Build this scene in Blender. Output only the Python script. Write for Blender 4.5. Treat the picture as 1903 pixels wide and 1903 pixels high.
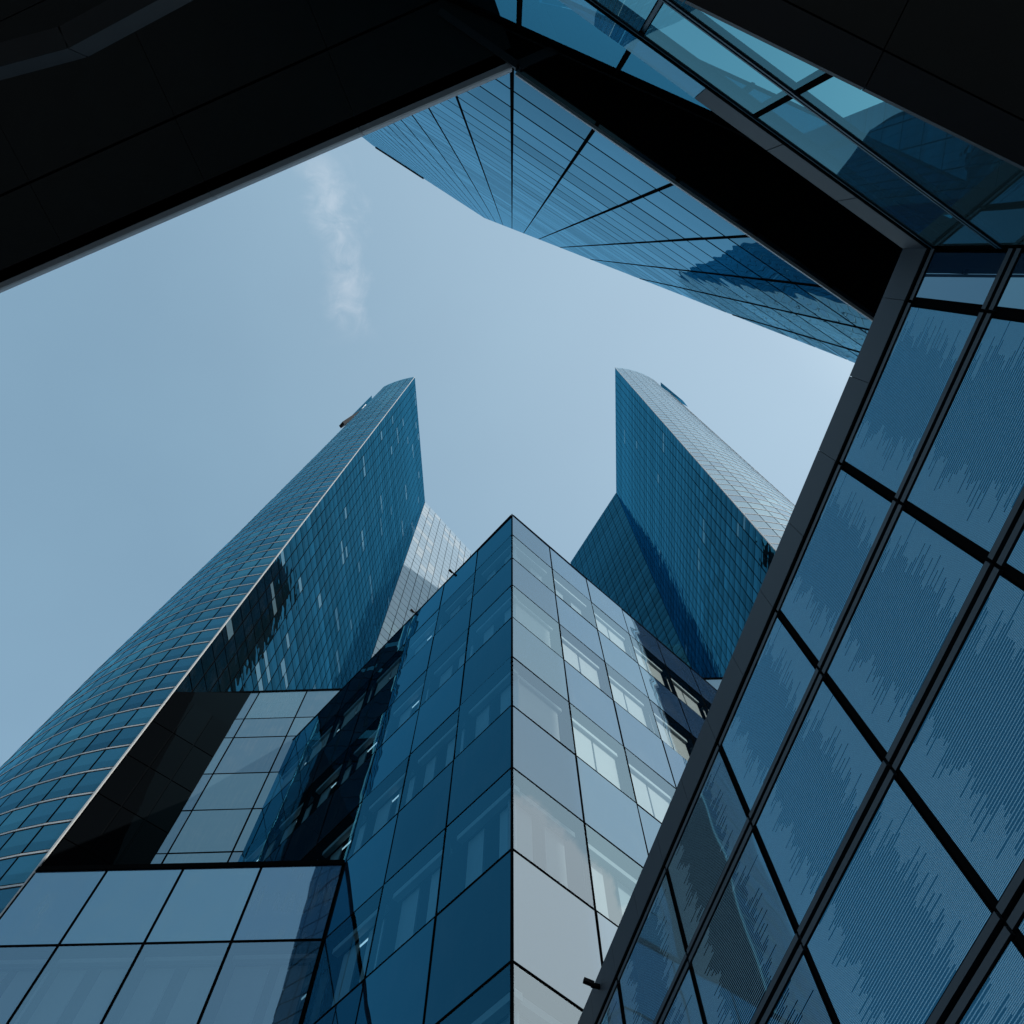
import bpy, bmesh, math, random
from mathutils import Vector, Matrix, Euler
random.seed(7)
sc = bpy.context.scene
for o in list(bpy.data.objects): bpy.data.objects.remove(o)
COL = sc.collection
PI = math.pi

# ------------------------------------------------------------------ camera
ELEV = math.radians(71.809)
cam_d = bpy.data.cameras.new('camera')
cam_d.sensor_width = 36.0
cam_d.lens = 28.0
cam_d.clip_start = 0.05
cam_d.clip_end = 6000
cam = bpy.data.objects.new('camera', cam_d)
COL.objects.link(cam)
cam.location = (0, 0, 0)
cam.rotation_euler = (PI / 2 + ELEV, 0, 0)
sc.camera = cam

# ------------------------------------------------------------------ sky, sun, exposure
SUN_EL = math.radians(40)
SUN_AZ = math.radians(109)          # clockwise from +Y
sun_dir = Vector((math.sin(SUN_AZ) * math.cos(SUN_EL), math.cos(SUN_AZ) * math.cos(SUN_EL), math.sin(SUN_EL)))
world = bpy.data.worlds.new('World')
sc.world = world
world.use_nodes = True
wn, wl = world.node_tree.nodes, world.node_tree.links
wn.clear()


def nd(nodes, typ, **kw):
    n = nodes.new(typ)
    for k, v in kw.items():
        if k.startswith('i_'):
            n.inputs[k[2:].replace('_', ' ')].default_value = v
        else:
            setattr(n, k, v)
    return n


def math_n(nodes, links, op, a, b=None, c=None, clamp=False):
    n = nodes.new('ShaderNodeMath')
    n.operation = op
    n.use_clamp = clamp
    for i, x in enumerate((a, b, c)):
        if x is None: continue
        if isinstance(x, (int, float)): n.inputs[i].default_value = x
        else: links.new(x, n.inputs[i])
    return n.outputs[0]


def vdot(nodes, links, v, vec):
    n = nodes.new('ShaderNodeVectorMath')
    n.operation = 'DOT_PRODUCT'
    links.new(v, n.inputs[0])
    n.inputs[1].default_value = vec
    return n.outputs['Value']


def sstep(nodes, links, x, a, b):
    n = nodes.new('ShaderNodeMapRange')
    n.interpolation_type = 'SMOOTHSTEP'
    n.inputs['From Min'].default_value = a
    n.inputs['From Max'].default_value = b
    links.new(x, n.inputs['Value'])
    return n.outputs['Result']


sky = nd(wn, 'ShaderNodeTexSky', sky_type='NISHITA', sun_disc=False, sun_elevation=SUN_EL, sun_rotation=SUN_AZ,
         altitude=50.0, air_density=1.0, dust_density=1.6, ozone_density=1.2)
tc = nd(wn, 'ShaderNodeTexCoord')
dirv = tc.outputs['Generated']
# thin wisp of cloud high in the sky
F = Vector((0, math.cos(ELEV), math.sin(ELEV)))
U = Vector((0, -math.sin(ELEV), math.cos(ELEV)))
FPX = 1480.0


def ray(u, v):
    return Vector(((u - 951.5) / FPX, 0, 0)) + U * (-(v - 951.5) / FPX) + F


w0, w1 = ray(590, 255).normalized(), ray(648, 640).normalized()
wc = (w0 + w1).normalized()
e1 = (w1 - w0).normalized()
e2 = wc.cross(e1).normalized()
dc = math_n(wn, wl, 'MAXIMUM', vdot(wn, wl, dirv, wc), 0.05)
uu = math_n(wn, wl, 'DIVIDE', vdot(wn, wl, dirv, e1), dc)
vv = math_n(wn, wl, 'DIVIDE', vdot(wn, wl, dirv, e2), dc)
half = math.tan(w0.angle(w1) / 2)
nz = nd(wn, 'ShaderNodeTexNoise', i_Scale=9.0, i_Detail=7.0, i_Roughness=0.6, i_Distortion=0.8)
wl.new(dirv, nz.inputs['Vector'])
nz2 = nd(wn, 'ShaderNodeTexNoise', i_Scale=30.0, i_Detail=8.0, i_Roughness=0.62, i_Distortion=0.8)
wl.new(dirv, nz2.inputs['Vector'])
bend = math_n(wn, wl, 'MULTIPLY', math_n(wn, wl, 'SUBTRACT', nz.outputs['Fac'], 0.5), 0.15)
v2 = math_n(wn, wl, 'ABSOLUTE', math_n(wn, wl, 'ADD', vv, bend))
across = math_n(wn, wl, 'SUBTRACT', 1.0, sstep(wn, wl, v2, 0.0, 0.042))
along = math_n(wn, wl, 'SUBTRACT', 1.0, sstep(wn, wl, math_n(wn, wl, 'ABSOLUTE', uu), half * 0.55, half * 1.05))
tex = sstep(wn, wl, nz2.outputs['Fac'], 0.22, 0.80)
wisp = math_n(wn, wl, 'MULTIPLY', math_n(wn, wl, 'MULTIPLY', across, along), tex)
wisp = math_n(wn, wl, 'MULTIPLY', wisp, 0.16)
# cumulus: a bank in the east and a low ring of cloud all the way round
nz3 = nd(wn, 'ShaderNodeTexNoise', i_Scale=5.5, i_Detail=10.0, i_Roughness=0.56, i_Distortion=0.25)
wl.new(dirv, nz3.inputs['Vector'])
sep = nd(wn, 'ShaderNodeSeparateXYZ')
wl.new(dirv, sep.inputs[0])
low = math_n(wn, wl, 'SUBTRACT', 1.0, sstep(wn, wl, sep.outputs['Z'], 0.30, 0.62))


def sph(az, el):
    az, el = math.radians(az), math.radians(el)
    return Vector((math.sin(az) * math.cos(el), math.cos(az) * math.cos(el), math.sin(el)))


bank = sstep(wn, wl, vdot(wn, wl, dirv, sph(108, 36)), math.cos(math.radians(26)), math.cos(math.radians(12)))
ring = math_n(wn, wl, 'MULTIPLY', low, 0.42)
cov = math_n(wn, wl, 'ADD', math_n(wn, wl, 'MAXIMUM', bank, ring), math_n(wn, wl, 'MULTIPLY', math_n(wn, wl, 'SUBTRACT', nz3.outputs['Fac'], 0.5), 1.7))
cum = sstep(wn, wl, cov, 0.44, 0.52)
cloud = math_n(wn, wl, 'MAXIMUM', wisp, math_n(wn, wl, 'MULTIPLY', cum, 0.9))
hz = nd(wn, 'ShaderNodeMix', data_type='RGBA')      # a thin veil of haze over the whole sky
mot = nd(wn, 'ShaderNodeTexNoise', i_Scale=3.2, i_Detail=5.0, i_Roughness=0.5)
wl.new(dirv, mot.inputs['Vector'])
wl.new(math_n(wn, wl, 'ADD', 0.37, math_n(wn, wl, 'MULTIPLY', mot.outputs['Fac'], 0.16)), hz.inputs['Factor'])
wl.new(sky.outputs['Color'], hz.inputs['A'])
hz.inputs['B'].default_value = (2.75, 4.6, 5.7, 1)
au = nd(wn, 'ShaderNodeMix', data_type='RGBA')      # hazy glow of the air around the sun
sd = vdot(wn, wl, dirv, sun_dir)
broad = math_n(wn, wl, 'MULTIPLY', sstep(wn, wl, sd, math.cos(math.radians(82)), math.cos(math.radians(15))), 0.185)
inner = math_n(wn, wl, 'MULTIPLY', sstep(wn, wl, sd, math.cos(math.radians(37)), math.cos(math.radians(12))), 0.42)
wl.new(math_n(wn, wl, 'ADD', broad, inner, clamp=True), au.inputs['Factor'])
wl.new(hz.outputs['Result'], au.inputs['A'])
au.inputs['B'].default_value = (7.5, 8.65, 9.0, 1)
cl = nd(wn, 'ShaderNodeMix', data_type='RGBA')
wl.new(cloud, cl.inputs['Factor'])
wl.new(au.outputs['Result'], cl.inputs['A'])
cl.inputs['B'].default_value = (10.2, 9.6, 9.6, 1)
bg = nd(wn, 'ShaderNodeBackground', i_Strength=0.12)
wl.new(cl.outputs['Result'], bg.inputs['Color'])
wout = nd(wn, 'ShaderNodeOutputWorld')
wl.new(bg.outputs['Background'], wout.inputs['Surface'])

sun_d = bpy.data.lights.new('sun', 'SUN')
sun_d.energy = 4.0
sun_d.angle = math.radians(0.53)
sun_d.color = (1.0, 0.95, 0.88)
sun = bpy.data.objects.new('sun', sun_d)
COL.objects.link(sun)
sun.location = (40, -30, 160)
sun.rotation_euler = sun_dir.to_track_quat('Z', 'Y').to_euler()

vs = sc.view_settings
vs.view_transform = 'Standard'
vs.look = 'None'
vs.gamma = 1.0
vs.use_curve_mapping = False
vs.exposure = 0.25
sc.render.engine = 'CYCLES'
sc.cycles.max_bounces = 10
sc.cycles.glossy_bounces = 6
sc.cycles.transparent_max_bounces = 16
sc.cycles.caustics_reflective = False
sc.cycles.caustics_refractive = False


def project(p):
    a = p.dot(F)
    if a <= 0.01: return None
    return (951.5 + FPX * p.x / a, 951.5 - FPX * p.dot(U) / a)


# ------------------------------------------------------------------ materials
def new_mat(name):
    m = bpy.data.materials.new(name)
    m.use_nodes = True
    m.node_tree.nodes.clear()
    return m, m.node_tree.nodes, m.node_tree.links


def matte(name, col, rough=0.6, var=0.25, scale=3.0, metallic=0.0, spec=0.4):
    m, n, l = new_mat(name)
    out = nd(n, 'ShaderNodeOutputMaterial')
    p = nd(n, 'ShaderNodeBsdfPrincipled', i_Roughness=rough, i_Metallic=metallic)
    p.inputs['Specular IOR Level'].default_value = spec
    t = nd(n, 'ShaderNodeTexCoord')
    z = nd(n, 'ShaderNodeTexNoise', i_Scale=scale, i_Detail=6.0, i_Roughness=0.6)
    l.new(t.outputs['Object'], z.inputs['Vector'])
    mx = nd(n, 'ShaderNodeMix', data_type='RGBA')
    l.new(z.outputs['Fac'], mx.inputs['Factor'])
    mx.inputs['A'].default_value = tuple(c * (1 - var) for c in col) + (1,)
    mx.inputs['B'].default_value = tuple(min(1, c * (1 + var)) for c in col) + (1,)
    l.new(mx.outputs['Result'], p.inputs['Base Color'])
    l.new(p.outputs['BSDF'], out.inputs['Surface'])
    return m


def glass(name, base, tint, blend=0.6, rough=0.012, wave=0.25, wscale=0.7, see=0.0, dirt=0.35, seetint=(.35, .55, .62), floors=None):
    """coated facade glass: tinted mirror coat by Fresnel over a dark (or partly clear) body, slight waves and rain dirt"""
    m, n, l = new_mat(name)
    out = nd(n, 'ShaderNodeOutputMaterial')
    t = nd(n, 'ShaderNodeTexCoord')
    oi = nd(n, 'ShaderNodeObjectInfo')
    wv = nd(n, 'ShaderNodeTexNoise', i_Scale=wscale, i_Detail=1.0)
    geo = nd(n, 'ShaderNodeNewGeometry')
    l.new(geo.outputs['Position'], wv.inputs['Vector'])
    bp = nd(n, 'ShaderNodeBump', i_Strength=wave, i_Distance=0.02)
    l.new(wv.outputs['Fac'], bp.inputs['Height'])
    # dirt: soft clouds plus streaks that run down the pane
    mp_ = nd(n, 'ShaderNodeMapping')
    mp_.inputs['Scale'].default_value = (6.0, 6.0, 0.35)
    l.new(geo.outputs['Position'], mp_.inputs['Vector'])
    st = nd(n, 'ShaderNodeTexNoise', i_Scale=2.0, i_Detail=5.0, i_Roughness=0.65)
    l.new(mp_.outputs['Vector'], st.inputs['Vector'])
    cloudn = nd(n, 'ShaderNodeTexNoise', i_Scale=1.3, i_Detail=4.0)
    l.new(geo.outputs['Position'], cloudn.inputs['Vector'])
    dsum = math_n(n, l, 'MULTIPLY', st.outputs['Fac'], cloudn.outputs['Fac'])
    dfac = sstep(n, l, dsum, 0.16, 0.5)
    lw = nd(n, 'ShaderNodeLayerWeight', i_Blend=0.5)
    ior_ = 1 / (1 - blend)
    f0 = ((ior_ - 1) / (ior_ + 1)) ** 2
    fres = math_n(n, l, 'ADD', f0, math_n(n, l, 'MULTIPLY', 1 - f0, math_n(n, l, 'POWER', lw.outputs['Facing'], 5.0)))
    l.new(bp.outputs['Normal'], lw.inputs['Normal'])
    gl = nd(n, 'ShaderNodeBsdfGlossy', i_Roughness=rough)
    l.new(bp.outputs['Normal'], gl.inputs['Normal'])
    tv = nd(n, 'ShaderNodeMix', data_type='RGBA')        # each pane its own coat tone
    l.new(oi.outputs['Random'], tv.inputs['Factor'])
    tv.inputs['A'].default_value = tuple(c * 0.80 for c in tint) + (1,)
    tv.inputs['B'].default_value = tuple(min(1, c * 1.10) for c in tint) + (1,)
    if floors:                                           # spandrel strip of each floor a shade deeper, floors uneven in tone
        sp = nd(n, 'ShaderNodeSeparateXYZ')
        l.new(geo.outputs['Position'], sp.inputs[0])
        fz = math_n(n, l, 'DIVIDE', math_n(n, l, 'SUBTRACT', sp.outputs['Z'], floors[0]), floors[1])
        band = math_n(n, l, 'LESS_THAN', math_n(n, l, 'FRACT', fz), 0.42)
        wno = nd(n, 'ShaderNodeTexWhiteNoise', noise_dimensions='1D')
        l.new(math_n(n, l, 'FLOOR', fz), wno.inputs['W'])
        k = math_n(n, l, 'ADD', 0.82, math_n(n, l, 'MULTIPLY', wno.outputs['Value'], 0.22))
        k = math_n(n, l, 'SUBTRACT', k, math_n(n, l, 'MULTIPLY', band, 0.2))
        sc_ = nd(n, 'ShaderNodeVectorMath', operation='SCALE')
        l.new(tv.outputs['Result'], sc_.inputs[0])
        l.new(k, sc_.inputs['Scale'])
        l.new(sc_.outputs['Vector'], gl.inputs['Color'])
    else:
        l.new(tv.outputs['Result'], gl.inputs['Color'])
    df = nd(n, 'ShaderNodeBsdfDiffuse')
    bmix = nd(n, 'ShaderNodeMix', data_type='RGBA')
    l.new(math_n(n, l, 'MULTIPLY', dfac, dirt), bmix.inputs['Factor'])
    bmix.inputs['A'].default_value = base + (1,)
    bmix.inputs['B'].default_value = (0.16, 0.2, 0.22, 1)
    l.new(bmix.outputs['Result'], df.inputs['Color'])
    body = df.outputs['BSDF']
    if see > 0:
        tr = nd(n, 'ShaderNodeBsdfTransparent')
        tr.inputs['Color'].default_value = seetint + (1,)
        ms = nd(n, 'ShaderNodeMixShader')
        ms.inputs['Fac'].default_value = see
        l.new(body, ms.inputs[1])
        l.new(tr.outputs['BSDF'], ms.inputs[2])
        body = ms.outputs['Shader']
    mx = nd(n, 'ShaderNodeMixShader')
    l.new(fres, mx.inputs['Fac'])
    l.new(body, mx.inputs[1])
    l.new(gl.outputs['BSDF'], mx.inputs[2])
    l.new(mx.outputs['Shader'], out.inputs['Surface'])
    return m


def frit_glass(name, tint=(0.18, 0.64, 0.97), dark=(0.004, 0.03, 0.06), line=(0.42, 0.68, 0.80)):
    """glass printed with fine white lines; every other line stops short, in a ragged edge, in the middle of the pane"""
    m, n, l = new_mat(name)
    out = nd(n, 'ShaderNodeOutputMaterial')
    t = nd(n, 'ShaderNodeTexCoord')
    sp = nd(n, 'ShaderNodeSeparateXYZ')
    l.new(t.outputs['Object'], sp.inputs[0])
    x, z = sp.outputs['X'], sp.outputs['Z']
    N = 48.0
    row = math_n(n, l, 'MULTIPLY', z, N)
    rid = math_n(n, l, 'FLOOR', row)
    fr = math_n(n, l, 'FRACT', row)
    main = math_n(n, l, 'LESS_THAN', fr, 0.30)
    extra = math_n(n, l, 'MULTIPLY', math_n(n, l, 'GREATER_THAN', fr, 0.5), math_n(n, l, 'LESS_THAN', fr, 0.80))
    wn_ = nd(n, 'ShaderNodeTexWhiteNoise', noise_dimensions='1D')
    l.new(rid, wn_.inputs['W'])
    wn2 = nd(n, 'ShaderNodeTexWhiteNoise', noise_dimensions='1D')
    l.new(math_n(n, l, 'ADD', rid, 91.7), wn2.inputs['W'])
    sm = nd(n, 'ShaderNodeTexNoise', noise_dimensions='1D', i_Scale=0.16, i_Detail=2.0)
    l.new(rid, sm.inputs['W'])
    sm2 = nd(n, 'ShaderNodeTexNoise', noise_dimensions='1D', i_Scale=0.16, i_Detail=2.0)
    l.new(math_n(n, l, 'ADD', rid, 40.3), sm2.inputs['W'])

    def edge(base, s, w):
        a = math_n(n, l, 'MULTIPLY', math_n(n, l, 'SUBTRACT', s, 0.5), 0.55)
        b = math_n(n, l, 'MULTIPLY', math_n(n, l, 'POWER', w, 2.5), 0.26)
        return math_n(n, l, 'SUBTRACT', math_n(n, l, 'ADD', a, base), b)
    lo = edge(0.36, sm.outputs['Fac'], wn_.outputs['Value'])
    hi = math_n(n, l, 'SUBTRACT', 1.40, edge(0.36, sm2.outputs['Fac'], wn2.outputs['Value']))
    inside = math_n(n, l, 'MULTIPLY', math_n(n, l, 'GREATER_THAN', x, lo), math_n(n, l, 'LESS_THAN', x, hi))
    extra = math_n(n, l, 'MULTIPLY', extra, math_n(n, l, 'SUBTRACT', 1.0, inside))
    frit = math_n(n, l, 'MAXIMUM', main, extra)
    lw = nd(n, 'ShaderNodeLayerWeight', i_Blend=0.58)
    gl = nd(n, 'ShaderNodeBsdfGlossy', i_Roughness=0.02)
    wv = nd(n, 'ShaderNodeTexNoise', i_Scale=0.8, i_Detail=1.0)
    geo = nd(n, 'ShaderNodeNewGeometry')
    l.new(geo.outputs['Position'], wv.inputs['Vector'])
    bp = nd(n, 'ShaderNodeBump', i_Strength=0.2, i_Distance=0.02)
    l.new(wv.outputs['Fac'], bp.inputs['Height'])
    l.new(bp.outputs['Normal'], gl.inputs['Normal'])
    gl.inputs['Color'].default_value = tint + (1,)
    cn = nd(n, 'ShaderNodeTexNoise', i_Scale=0.9, i_Detail=3.0)
    l.new(geo.outputs['Position'], cn.inputs['Vector'])
    df = nd(n, 'ShaderNodeBsdfDiffuse')
    mx0 = nd(n, 'ShaderNodeMix', data_type='RGBA')
    mx0.inputs['A'].default_value = dark + (1,)
    mx0.inputs['B'].default_value = line + (1,)
    l.new(frit, mx0.inputs['Factor'])
    l.new(mx0.outputs['Result'], df.inputs['Color'])
    mx = nd(n, 'ShaderNodeMixShader')
    l.new(lw.outputs['Fresnel'], mx.inputs['Fac'])
    l.new(df.outputs['BSDF'], mx.inputs[1])
    l.new(gl.outputs['BSDF'], mx.inputs[2])
    l.new(mx.outputs['Shader'], out.inputs['Surface'])
    return m


M = {}
M['core'] = matte('dark_core', (0.008, 0.010, 0.012), 0.9, spec=0.0)
M['joint'] = matte('black_gasket', (0.005, 0.006, 0.007), 0.9, spec=0.0)
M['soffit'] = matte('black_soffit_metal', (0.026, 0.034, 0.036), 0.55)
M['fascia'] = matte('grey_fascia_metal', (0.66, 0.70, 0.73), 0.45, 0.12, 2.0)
M['beam'] = matte('dark_grey_steel', (0.06, 0.07, 0.08), 0.5)
M['coping'] = matte('slate_grey_coping', (0.03, 0.04, 0.052), 0.5, 0.12, 2.0)
M['rail'] = matte('slate_grey_rail', (0.045, 0.06, 0.075), 0.45, 0.1)
M['band'] = matte('white_floor_band', (0.62, 0.66, 0.68), 0.5, 0.08)
M['trim'] = matte('pale_metal_trim', (0.5, 0.53, 0.54), 0.4, 0.1)
M['blind'] = matte('white_roller_blind', (0.66, 0.64, 0.62), 0.8, 0.05)
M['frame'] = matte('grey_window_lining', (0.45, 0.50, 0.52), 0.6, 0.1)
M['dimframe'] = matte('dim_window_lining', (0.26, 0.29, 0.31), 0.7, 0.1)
M['roof'] = matte('roof_gravel', (0.18, 0.18, 0.17), 0.9)
M['parapet'] = matte('pale_stone_parapet', (0.62, 0.56, 0.52), 0.7, 0.1)
M['ground'] = matte('dark_paving', (0.05, 0.05, 0.05), 0.8, 0.2, 1.0)
M['black'] = matte('black_paint', (0.006, 0.006, 0.007), 0.6, spec=0.1)
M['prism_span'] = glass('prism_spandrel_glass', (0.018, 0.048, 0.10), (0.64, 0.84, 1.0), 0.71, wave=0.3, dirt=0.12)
M['prism_dim'] = glass('dim_reflection_glass', (0.003, 0.018, 0.036), (0.10, 0.50, 0.78), 0.60, wave=0.3, dirt=0.08)  # left face: dim polarised sky reflection put into the tint, panes and windows alike
M['prism_dim_win'] = glass('dim_reflection_window_glass', (0.003, 0.015, 0.03), (0.10, 0.50, 0.78), 0.58, see=0.95, wave=0.12, dirt=0.1, seetint=(.45, .72, .82))
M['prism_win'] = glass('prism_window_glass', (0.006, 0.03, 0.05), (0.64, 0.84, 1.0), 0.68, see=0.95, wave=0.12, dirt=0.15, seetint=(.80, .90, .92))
M['podium'] = glass('podium_glass', (0.045, 0.12, 0.25), (0.55, 0.82, 1.0), 0.78, wave=0.25, dirt=0.9)
M['podium_win'] = glass('podium_window_glass', (0.04, 0.09, 0.15), (0.58, 0.82, 1.0), 0.76, see=0.7, wave=0.2, seetint=(.75, .88, .93))
M['rear'] = glass('rear_block_glass', (0.08, 0.15, 0.20), (0.62, 0.86, 1.0), 0.72, wave=0.15, dirt=0.7)
M['tower'] = glass('tower_glass', (0.002, 0.009, 0.015), (0.09, 0.50, 0.76), 0.55, wave=0.5, wscale=1.2, dirt=0.04, floors=(0.609, 1.32608))
M['tower_blind'] = glass('tower_glass_over_blind', (0.07, 0.13, 0.17), (0.3, 0.74, 1.0), 0.5, wave=0.3, dirt=0.1)
M['tower_flank'] = glass('tower_flank_glass', (0.006, 0.04, 0.10), (0.26, 0.76, 1.0), 0.66, wave=0.3, wscale=1.2, dirt=0.04, floors=(0.609, 1.32608))
M['tower_pale'] = glass('tower_pale_glass', (0.28, 0.35, 0.41), (0.66, 0.86, 1.0), 0.62, wave=0.2, dirt=0.1)
M['tower_pale2'] = glass('tower_pale_glass_over_blind', (0.40, 0.44, 0.46), (0.62, 0.84, 1.0), 0.62, wave=0.2, dirt=0.2)
M['fan'] = glass('slanted_tower_glass', (0.008, 0.05, 0.09), (0.24, 0.56, 0.76), 0.62, wave=0.25, wscale=0.9, dirt=0.2)
M['teal'] = glass('teal_glass', (0.01, 0.07, 0.10), (0.30, 0.75, 1.0), 0.35, wave=0.2, dirt=0.1, see=0.97, seetint=(0.06, 0.28, 0.42))
M['frit'] = frit_glass('fritted_glass')
M['pale'] = glass('pale_turquoise_glass', (0.30, 0.58, 0.64), (0.35, 0.8, 1.0), 0.38, wave=0.2, dirt=0.2, see=0.86, seetint=(0.14, 0.38, 0.45))
M['upstand'] = glass('glass_upstand', (0.22, 0.36, 0.44), (0.4, 0.8, 1.0), 0.45, see=0.85, seetint=(0.22, 0.50, 0.62), dirt=0.2)
M['tealbar'] = matte('teal_bar', (0.03, 0.10, 0.15), 0.4, 0.1)
lamp_m, n_, l_ = new_mat('lit_ceiling_strip')
em_ = nd(n_, 'ShaderNodeEmission', i_Strength=0.9)
em_.inputs['Color'].default_value = (0.75, 0.9, 1.0, 1)
l_.new(em_.outputs['Emission'], nd(n_, 'ShaderNodeOutputMaterial').inputs['Surface'])
M['lit'] = lamp_m
M['plain'] = glass('plain_corner_glass', (0.02, 0.06, 0.12), (0.5, 0.8, 1.0), 0.75, wave=0.15, dirt=0.3)


# ------------------------------------------------------------------ helpers
def thing(name, label, cat, loc=(0, 0, -1.6), group=None):
    o = bpy.data.objects.new(name, None)
    o.empty_display_size = 0.5
    COL.objects.link(o)
    o.location = loc
    o['label'] = label
    o['category'] = cat
    if group: o['group'] = group
    return o


def link(name, me, parent, loc=(0, 0, 0), rot=(0, 0, 0), mat=None):
    """loc and rot in world terms; roots are never rotated"""
    o = bpy.data.objects.new(name, me)
    COL.objects.link(o)
    if parent is not None:
        base = parent.matrix_basis.translation.copy()
        q = parent.parent
        if q is None:
            o.parent = parent
            o.location = Vector(loc) - base
            o.rotation_euler = rot
        else:                                   # sub-part: loc and rot are given in the part's own frame
            o.parent = parent
            o.location = loc
            o.rotation_euler = rot
    else:
        o.location = loc
        o.rotation_euler = rot
    if mat is not None and len(me.materials) == 0: me.materials.append(mat)
    return o


def mesh_from(name, verts, faces, mat=None):
    me = bpy.data.meshes.new(name)
    me.from_pydata([tuple(v) for v in verts], [], faces)
    me.update()
    if mat is not None: me.materials.append(mat)
    return me


def box_data(x0, x1, y0, y1, z0, z1):
    v = [(x0, y0, z0), (x1, y0, z0), (x1, y1, z0), (x0, y1, z0), (x0, y0, z1), (x1, y0, z1), (x1, y1, z1), (x0, y1, z1)]
    f = [(0, 3, 2, 1), (4, 5, 6, 7), (0, 1, 5, 4), (1, 2, 6, 5), (2, 3, 7, 6), (3, 0, 4, 7)]
    return v, f


def box_mesh(name, x0, x1, y0, y1, z0, z1, mat=None):
    v, f = box_data(x0, x1, y0, y1, z0, z1)
    return mesh_from(name, v, f, mat)


def chamfer_pane(name, w, h, t, mat, c=0.012, back=True):
    """pane with its lower left front corner at the origin, front face at y = 0 (towards -y), arrises chamfered"""
    v = [(c, 0, c), (w - c, 0, c), (w - c, 0, h - c), (c, 0, h - c),
         (0, c, 0), (w, c, 0), (w, c, h), (0, c, h),
         (0, t, 0), (w, t, 0), (w, t, h), (0, t, h)]
    f = [(0, 1, 2, 3)]
    for i in range(4):
        j = (i + 1) % 4
        f.append((4 + i, 4 + j, j, i))
        f.append((8 + i, 8 + j, 4 + j, 4 + i))
    if back: f.append((11, 10, 9, 8))
    me = mesh_from(name, v, f, mat)
    me.materials.append(M['joint'])
    for p in me.polygons[1:]: p.material_index = 1
    return me


def prism_mesh(name, poly, z0, z1, mat=None):
    n = len(poly)
    area = sum(poly[i][0] * poly[(i + 1) % n][1] - poly[(i + 1) % n][0] * poly[i][1] for i in range(n))
    if area < 0: poly = poly[::-1]
    v = [(p[0], p[1], z0) for p in poly] + [(p[0], p[1], z1) for p in poly]
    f = [tuple(range(n - 1, -1, -1)), tuple(range(n, 2 * n))]
    for i in range(n):
        j = (i + 1) % n
        f.append((i, j, n + j, n + i))
    return mesh_from(name, v, f, mat)


class Face:
    """a vertical facade: origin on its foot line, outward normal to the right of its direction d"""
    def __init__(self, p, d):
        self.p = Vector((p[0], p[1]))
        self.d = Vector((d[0], d[1])).normalized()
        self.n = Vector((self.d.y, -self.d.x))
        self.ang = math.atan2(self.d.y, self.d.x)

    def at(self, s, z, y=0.0):
        q = self.p + self.d * s - self.n * y
        return Vector((q.x, q.y, z))


def put(name, me, root, face, s, z, y=0.0, tilt=0.0, mat=None):
    r = (random.gauss(0, tilt), 0, face.ang + random.gauss(0, tilt))
    return link(name, me, root, face.at(s, z, y), r, mat)


def bar(name, root, face, s0, s1, z0, z1, y0, y1, mat):
    """a box on a facade, y measured inwards from the glass front"""
    me = box_mesh(name, 0, s1 - s0, y0, y1, 0, z1 - z0, mat)
    return link(name, me, root, face.at(s0, z0), (0, 0, face.ang))


def quad_px(me_pts):
    ps = [project(p) for p in me_pts]
    if any(p is None for p in ps): return 0
    cx_ = sum(p[0] for p in ps) / len(ps)
    cy_ = sum(p[1] for p in ps) / len(ps)
    if not (-5 < cx_ < 1908 and -5 < cy_ < 1908): return 0
    a = 0
    for i in range(len(ps)):
        j = (i + 1) % len(ps)
        a += ps[i][0] * ps[j][1] - ps[j][0] * ps[i][1]
    return abs(a) / 2


# ------------------------------------------------------------------ ground
gme = mesh_from('ground', [(-3000, -3000, -1.6), (3000, -3000, -1.6), (3000, 3000, -1.6), (-3000, 3000, -1.6)], [(0, 1, 2, 3)], M['ground'])
g = link('ground', gme, None)
g['kind'] = 'structure'

# ------------------------------------------------------------------ corner office building (two glass faces meeting in a sharp edge)
DR = Vector((0.7408, 0.6718)).normalized()
DL = Vector((-0.6782, 0.7349)).normalized()
EDGE = Vector((0, 9.0))
LEN = 12.86
ROWZ = [27.12 - 2.1 * k for k in range(14)]
prism = thing('corner_building', 'glass office block whose two faces meet in one sharp upright edge at the middle', 'building', (0, 12, -1.6))
fR = Face(EDGE, DR)
fL = Face(EDGE + DL * LEN, -DL)
core = [(0, 9.85), (8.95, 18.0), (8.95, 24), (-8.15, 24), (-8.15, 18.75)]
link('wall', prism_mesh('wall', core, -1.6, 26.9, M['core']), prism)
link('roof', prism_mesh('roof', [(0, 9.25), (9.3, 17.7), (9.3, 24), (-8.5, 24), (-8.5, 18.5)], 26.9, 27.0, M['roof']), prism)
PW = 12.86 / 7
GAP = 0.035
win_me = chamfer_pane('pane', PW - GAP, 2.1 - GAP, 0.03, M['prism_win'], back=False)
spn_me = chamfer_pane('pane', PW - GAP, 2.1 - GAP, 0.03, M['prism_span'])
winL_me = chamfer_pane('pane', PW - GAP, 2.1 - GAP, 0.03, M['prism_dim_win'], back=False)
spnL_me = chamfer_pane('pane', PW - GAP, 2.1 - GAP, 0.03, M['prism_dim'])
vm_me = box_mesh('mullion', -0.035, 0.035, 0.02, 0.12, -1.6, 27.05, M['joint'])
hm_me = box_mesh('transom', 0, LEN, 0.022, 0.11, -0.03, 0.03, M['joint'])


def blind_mesh(w, h):
    return box_mesh('blind', 0, w, 0.0, 0.02, 0, h, M['blind'])


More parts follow.
